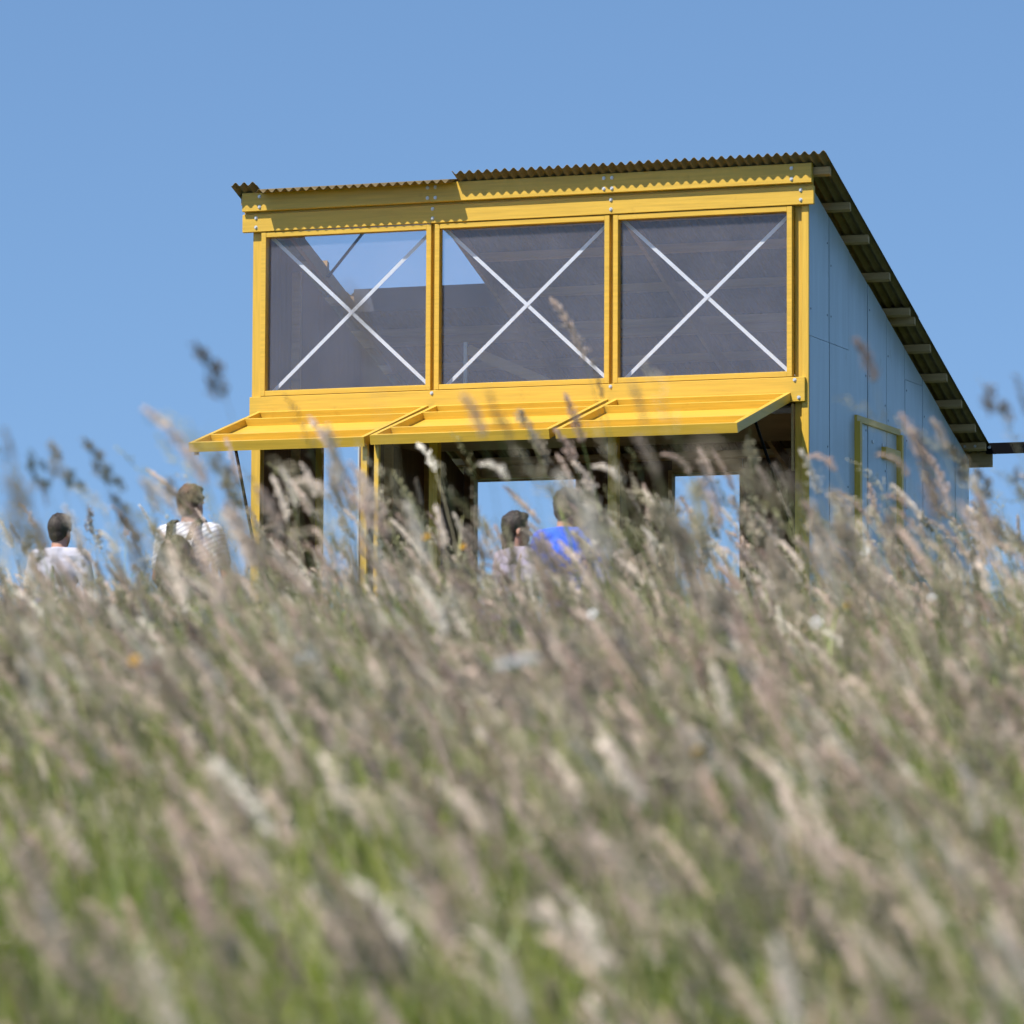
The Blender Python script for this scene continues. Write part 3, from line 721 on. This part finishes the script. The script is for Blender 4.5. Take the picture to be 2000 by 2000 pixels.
def gn_instancer():
    ng = bpy.data.node_groups.new('scatter', 'GeometryNodeTree')
    ng.interface.new_socket('Geometry', in_out='INPUT', socket_type='NodeSocketGeometry'); ng.interface.new_socket('Geometry', in_out='OUTPUT', socket_type='NodeSocketGeometry')
    n = ng.nodes; gi = n.new('NodeGroupInput'); go = n.new('NodeGroupOutput')
    ci = n.new('GeometryNodeCollectionInfo'); ci.inputs['Collection'].default_value = proto; ci.inputs['Separate Children'].default_value = True; ci.inputs['Reset Children'].default_value = True
    ip = n.new('GeometryNodeInstanceOnPoints'); ip.inputs['Pick Instance'].default_value = True
    def attr(name, typ):
        a = n.new('GeometryNodeInputNamedAttribute'); a.data_type = typ; a.inputs['Name'].default_value = name; return a.outputs['Attribute']
    er = n.new('FunctionNodeEulerToRotation')
    L = ng.links
    L.new(gi.outputs[0], ip.inputs['Points']); L.new(ci.outputs[0], ip.inputs['Instance']); L.new(attr('idx', 'INT'), ip.inputs['Instance Index'])
    L.new(attr('rot', 'FLOAT_VECTOR'), er.inputs[0]); L.new(er.outputs[0], ip.inputs['Rotation']); L.new(attr('scl', 'FLOAT_VECTOR'), ip.inputs['Scale'])
    L.new(ip.outputs[0], go.inputs[0]); return ng
SCATTER = gn_instancer()

def scatter(name, P, idx, rot, scl, label, cat):
    me = bpy.data.meshes.new(name); me.from_pydata(P.tolist(), [], [])
    a = me.attributes.new('idx', 'INT', 'POINT'); a.data.foreach_set('value', idx.astype(np.int32))
    a = me.attributes.new('rot', 'FLOAT_VECTOR', 'POINT'); a.data.foreach_set('vector', rot.astype(np.float32).ravel())
    a = me.attributes.new('scl', 'FLOAT_VECTOR', 'POINT'); a.data.foreach_set('vector', scl.astype(np.float32).ravel())
    o = link(bpy.data.objects.new(name, me)); md = o.modifiers.new('scatter', 'NODES'); md.node_group = SCATTER
    return tag(o, label, cat, kind='stuff')

def patch(x, y):      # slow world-space variation: clumps of flowering grass against greener gaps
    return 0.5 + 0.22 * np.sin(2.3*x + 0.7*y + 1.0) + 0.18 * np.sin(4.1*x - 1.9*y + 2.0) + 0.14 * np.sin(6.9*x + 3.3*y)

fcorner = [to_world(-0.35, -0.05, 0), to_world(5.8, -0.05, 0), to_world(5.8, YB + 0.2, 0), to_world(-0.35, YB + 0.2, 0)]
def keep(x, y):
    k = np.ones(len(x), bool)
    bx = (x - fcorner[0].x) * cyw + (y - fcorner[0].y) * syw; by = -(x - fcorner[0].x) * syw + (y - fcorner[0].y) * cyw
    k &= ~((bx > -0.1) & (bx < 6.2) & (by > -0.15) & (by < 6.0))
    for px, py in PEOPLE: k &= ((x - px) ** 2 + (y - py) ** 2) > 0.09
    return k

def band(d0, d1, dens, side):
    n = int(dens * (d1 - d0) * ((0.118 * (d0 + d1)) * 2 * 0.5 * 2 + 2 * side) * 1.0)
    y = nr.uniform(d0, d1, n); hw = 0.118 * y + side
    x = nr.uniform(-1, 1, n) * hw; return x, y

CLUMPS = [(0.46, 17.5, 0.50, 0.42), (-0.22, 15.0, 0.45, 0.22), (1.6, 17.0, 0.5, 0.18), (0.18, 20.0, 0.30, -0.30), (0.13, 15.0, 0.16, -0.22), (-1.25, 19.0, 0.30, -0.12)]
def tall_patch(x, y):
    t = np.ones_like(x)
    for cx, cy, rr, a in CLUMPS: t += a * np.exp(-(((x - cx) / rr) ** 2 + ((y - cy) / (rr * 2.2)) ** 2))
    return t
def stems():
    Xs, Ys = [], []
    for d0, d1, dens, side in ((3.6, 6, 230, 0.9), (6, 10, 175, 1.0), (10, 15, 130, 1.1), (15, 24, 95, 1.3), (24, 30, 24, 2.0), (30, 50, 9, 3)):
        x, y = band(d0, d1, dens, side); k = nr.random(len(x)) < np.clip(patch(x, y) * 1.7, 0.12, 1); Xs.append(x[k]); Ys.append(y[k])
    x = np.concatenate(Xs); y = np.concatenate(Ys); k = keep(x, y); x = x[k]; y = y[k]; n = len(x)
    idx = nr.integers(0, NS, n)
    rot = np.stack([nr.normal(0, 0.07, n), nr.normal(0.0, 0.10, n), nr.normal(0, 0.45, n)], 1)
    s = 1.01 - np.where(y < 9, 0.62, 0.56) * nr.random(n) ** np.where(y < 9, 1.15, 1.5)
    s = s * tall_patch(x, y); tall = nr.random(n) < np.where(y > 9, np.where(x < -0.055 * y, 0.09, 0.19), 0.05); s = np.where(tall, s * nr.uniform(1.10, 1.55, n), s)
    s = s * np.where(y > 11, np.where(x < -0.018 * y, 0.88, 0.93), 1.0)
    s = np.where((np.abs(x - 0.0135 * y) < 0.008 * y) & (y > 8) & (y < 28), np.minimum(s, 0.90), s)
    s = np.where(y < 5.0, np.minimum(s, 0.95), s)
    scl = np.stack([s * nr.uniform(0.95, 1.15, n)] * 2 + [s], 1); scl[:, 1] = scl[:, 0]
    z = ground(x, y) - 0.01
    print('stems', n)
    scatter('meadow_grass', np.stack([x, y, z], 1), idx, rot, scl, 'dense flowering meadow grass with pinkish beige plumes bending in the wind', 'grass')
stems()

def tufts():
    Xs, Ys = [], []
    for d0, d1, dens, side in ((2.6, 9, 45, 1.0), (9, 16, 32, 1.2), (16, 26, 20, 1.6), (26, 50, 6, 3)):
        x, y = band(d0, d1, dens, side); Xs.append(x); Ys.append(y)
    x = np.concatenate(Xs); y = np.concatenate(Ys); k = keep(x, y); x = x[k]; y = y[k]; n = len(x)
    idx = nr.integers(NS, NS + NT, n); rot = np.stack([nr.normal(0, 0.06, n), nr.normal(0, 0.06, n), nr.normal(0, 0.7, n)], 1)
    s = nr.uniform(0.75, 1.25, n) * (1.15 - 0.3 * patch(x, y)); scl = np.stack([s, s, s], 1)
    print('tufts', n)
    scatter('grass_blades', np.stack([x, y, ground(x, y) - 0.01], 1), idx, rot, scl, 'green grass blades growing thickly under the flowering stems', 'grass')
tufts()

# ------------------------------------------------------------------ single tall stems that stand clear of the meadow
PROTO = {}
def stem_proto(kind, var):
    key = (kind, var)
    if key in PROTO: return PROTO[key]
    rr = random.Random(50 + var * 7 + len(kind)); g = grass_stem(kind, 1.12, rr, 0.9)
    V = np.array(g.v); tip = V[V[:, 2].argmax()]
    out = []
    for want in (0, 1):
        f = [(fa, m) for fa, m in zip(g.f, g.m) if (m == 0) == (want == 0)]
        used = sorted({i for fa, _ in f for i in fa}); mp = {o: n for n, o in enumerate(used)}
        me = bpy.data.meshes.new('seed_head' if want == 0 else 'tall_grass_stem')
        me.from_pydata([tuple(map(float, V[i])) for i in used], [], [tuple(mp[i] for i in fa) for fa, _ in f])
        if want == 0: me.materials.append(M_COCK if kind in ('cock', 'spike') else MATS[kind][0])
        else:
            me.materials.append(M_STALK); me.materials.append(M_BLADE)
            me.polygons.foreach_set('material_index', [m - 1 for _, m in f])
        me.update(); out.append(me)
    PROTO[key] = (out[0], out[1], tip); return PROTO[key]
SLAB = {'fog': 'tall grass stem with a soft pale plume in the meadow',
        'oat': 'tall grass stem with a loose brown panicle in the meadow',
        'cock': 'tall grass stem with dark clustered tufts in the meadow',
        'spike': 'tall grass stem with a narrow dark spike in the meadow'}
def zone(u):
    for lim, txt in ((260, 'near the dark-haired person'), (480, 'near the striped jersey'), (800, 'before the canopy legs'), (1190, 'before the blue shirt'),
                     (1560, 'before the dark opening'), (1890, 'before the blue-grey wall')):
        if u < lim: return txt
    return 'under the black beam'
def tall_stem(u, v, d, kind, var):
    head, stalk, tip = stem_proto(kind, var)
    q = at(u, v, d); 
    sc = (q.z - gz(q.x, q.y)) / tip[2]
    bx, by = q.x - tip[0] * sc, q.y - tip[1] * sc; g = gz(bx, by); sc = (q.z - g) / tip[2]
    o = link(bpy.data.objects.new('tall_grass_stem', stalk)); o.location = (bx, by, g - 0.005); o.scale = (sc, sc, sc)
    tag(o, SLAB[kind] + ' ' + zone(u), 'grass', 'tall grass stems above the meadow')
    tag(link(bpy.data.objects.new('seed_head', head), o), kind='stuff')
TS_ = [(375,660,10,'cock'),(402,860,11,'cock'),(432,905,11.5,'cock'),(100,850,12.5,'cock'),(160,848,12.5,'cock'),(190,890,12.5,'cock'),(48,868,12,'cock'),(20,905,7,'cock'),
       (80,930,12,'spike'),(118,900,13,'cock'),(150,945,11,'oat'),(275,925,11,'fog'),(245,985,12,'oat'),(312,915,12,'cock'),(335,800,7.5,'oat'),(10,830,9,'spike'),
       (213,955,12,'cock'),(455,985,12,'spike'),(430,1000,13,'oat'),(65,1010,12,'fog'),(5,1000,11,'oat'),
       (548,905,13,'fog'),(600,925,12,'fog'),(655,955,15,'spike'),(690,545,5.6,'spike'),(770,960,17,'oat'),(955,755,9.5,'spike'),(905,760,10,'fog'),(985,800,10,'spike'),
       (840,880,14,'oat'),(960,895,14,'fog'),(1010,870,14,'oat'),(1240,735,9,'spike'),(1255,690,10,'oat'),(1180,900,15,'fog'),
       (1225,870,16,'oat'),(1300,880,16,'fog'),(1365,870,16,'fog'),(1400,850,4.6,'oat'),(1480,905,15,'fog'),(1330,930,17,'oat'),(1525,905,14,'cock'),(1600,880,15,'fog'),
       (1672,650,11.5,'fog'),(1655,770,12,'oat'),(1760,800,13,'fog'),(1790,830,13,'oat'),(1820,810,14,'fog'),(1850,860,13,'cock'),(1910,728,11,'cock'),(1985,725,10,'spike'),
       (1950,790,13,'oat'),(1900,905,14,'cock'),(1935,940,15,'oat'),(1975,900,14,'cock'),(1890,985,16,'cock'),(1720,880,15,'fog'),(1830,930,15,'fog'),(1745,960,16,'fog'),(1960,1010,15,'fog'),(1620,960,16,'fog')]
for i, (u, v, d, k) in enumerate(TS_): tall_stem(u, v, d, k, i % 4)

# ------------------------------------------------------------------ flowers among the grass
def petal_mat(name, col):
    return leaf_mat(name, [(0.0, tuple(c * 0.92 for c in col)), (1.0, col)], 0.25)
P_WHITE = petal_mat('white_petal', (0.86, 0.86, 0.86)); P_YEL = petal_mat('yellow_petal', (0.85, 0.50, 0.02)); P_LIL = petal_mat('lilac_petal', (0.62, 0.52, 0.76))
P_DISC = petal_mat('yellow_disc', (0.80, 0.50, 0.03))
FL = {}
def flower_proto(kind):
    if kind in FL: return FL[kind]
    rr = random.Random(len(kind)); st = G(); pts, th, dd = stem_points(1.0, 0.03, 0.22, math.pi); st.stalk(pts, 0.0022, 0.0014, 0)
    for _ in range(4): st.blade(pts[rr.randint(1, 6)], rr.uniform(0, 6.28), rr.uniform(0.06, 0.12), 0.008, 0.5, 1.4, 1)
    T = np.array([-math.sin(0.22), 0, math.cos(0.22)]); top = pts[-1]; parts = []
    X = np.cross(T, [0, 1, 0]); X /= np.linalg.norm(X); Y = np.cross(T, X)
    pm = {'daisy': P_WHITE, 'hawkbit': P_YEL, 'scabious': P_LIL, 'yarrow': P_WHITE}[kind]
    h = G()
    if kind in ('daisy', 'hawkbit'):
        n = 18 if kind == 'daisy' else 26; R = 0.024 if kind == 'daisy' else 0.016
        F = np.array([-0.35, -0.80, 0.48]); F /= np.linalg.norm(F); A = np.cross(F, [0, 0, 1.0]); A /= np.linalg.norm(A); Bv = np.cross(F, A)
        for k in range(n):
            a = 6.283 * k / n + rr.uniform(-0.08, 0.08); d0 = A * math.cos(a) + Bv * math.sin(a); sd = -A * math.sin(a) + Bv * math.cos(a); L = R * rr.uniform(0.9, 1.1); i = len(h.v)
            h.v += [top + d0 * 0.005, top + d0 * L * 0.7 + sd * 0.0030 + F * 0.002, top + d0 * L + F * 0.001, top + d0 * L * 0.7 - sd * 0.0030 + F * 0.002]; h.f.append((i, i+1, i+2, i+3)); h.m.append(0)
        c = G()
        for k in range(30):
            a = rr.random() * 6.283; q = math.sqrt(rr.random()) * 0.0085; c.spikelet(top + (A * math.cos(a) + Bv * math.sin(a)) * q + F * 0.003, F, 0.006, 0.003, 0, rr)
        parts = [('petals', h, pm), ('disc', c, P_DISC)]
    else:
        n, R, dome = (150, 0.038, 0.006) if kind == 'yarrow' else (110, 0.020, 0.010)
        for k in range(n):
            a = rr.random() * 6.283; q = math.sqrt(rr.random()); p = top + (X * math.cos(a) + Y * math.sin(a)) * q * R + T * (dome * (1 - q * q) + rr.uniform(-0.003, 0.003))
            h.spikelet(p, T + (X * math.cos(a) + Y * math.sin(a)) * q * 0.5, rr.uniform(0.005, 0.009), rr.uniform(0.004, 0.007), 0, rr)
        c = G()
        for k in range(9):
            a = 6.283 * k / 9; c.stalk([top - T * 0.03, top + (X * math.cos(a) + Y * math.sin(a)) * R * 0.6], 0.0008, 0.0006, 0)
        parts = [('flower_head', h, pm), ('bract', c, M_STALK)]
    FL[kind] = (st.obj('flower', [M_STALK, M_BLADE], None).data, [(nm, g.obj(nm, [mt], None).data) for nm, g, mt in parts], top); return FL[kind]
FN = {'daisy': ('white_daisy', 'white daisy with a yellow disc in the meadow grass', 'daisies in the meadow'),
      'hawkbit': ('yellow_hawkbit', 'small yellow hawkbit flower in the meadow grass', 'yellow flowers in the meadow'),
      'scabious': ('lilac_scabious', 'pale lilac scabious flower in the meadow grass', 'lilac flowers in the meadow'),
      'yarrow': ('white_yarrow', 'flat white yarrow flower head in the meadow grass', 'yarrow heads in the meadow')}
def flower(kind, u, v, d):
    st, parts, top = flower_proto(kind); q = at(u, v, d); sc = q.z - gz(q.x, q.y)
    bx, by = q.x - top[0] * sc, q.y; g = gz(bx, by); sc = (q.z - g) / top[2]
    nm, lab, grp = FN[kind]
    o = link(bpy.data.objects.new(nm, st)); o.location = (bx, by, g - 0.005); o.scale = (1.0 * sc, 1.0 * sc, sc); tag(o, lab + ' ' + zone(u), 'flower', grp)
    for pn, me in parts: 
        c = link(bpy.data.objects.new(pn, me), o); tag(c, kind='stuff')
for f in (('hawkbit',832,1046,16),('hawkbit',262,1285,10),('hawkbit',1655,1180,14),('hawkbit',905,1065,17),('hawkbit',1365,1465,8),
          ('daisy',592,1283,10),('daisy',1595,1212,13),('daisy',1890,1210,14),('daisy',1157,1196,14),('daisy',1690,1075,18),('daisy',1610,1092,17),('daisy',1820,1165,16),('daisy',1440,1150,17),
          ('yarrow',285,1090,17),('yarrow',730,1180,17),('yarrow',790,1162,18),('yarrow',1390,1060,18),('yarrow',1010,1290,7.5),('yarrow',1125,1270,12),('yarrow',880,1180,16),('yarrow',465,1200,15),('yarrow',1940,1150,15),
          ('scabious',76,1172,16),('scabious',1665,1082,17),('scabious',120,1215,15),('scabious',970,1205,15),('scabious',1090,1180,16)): flower(*f)
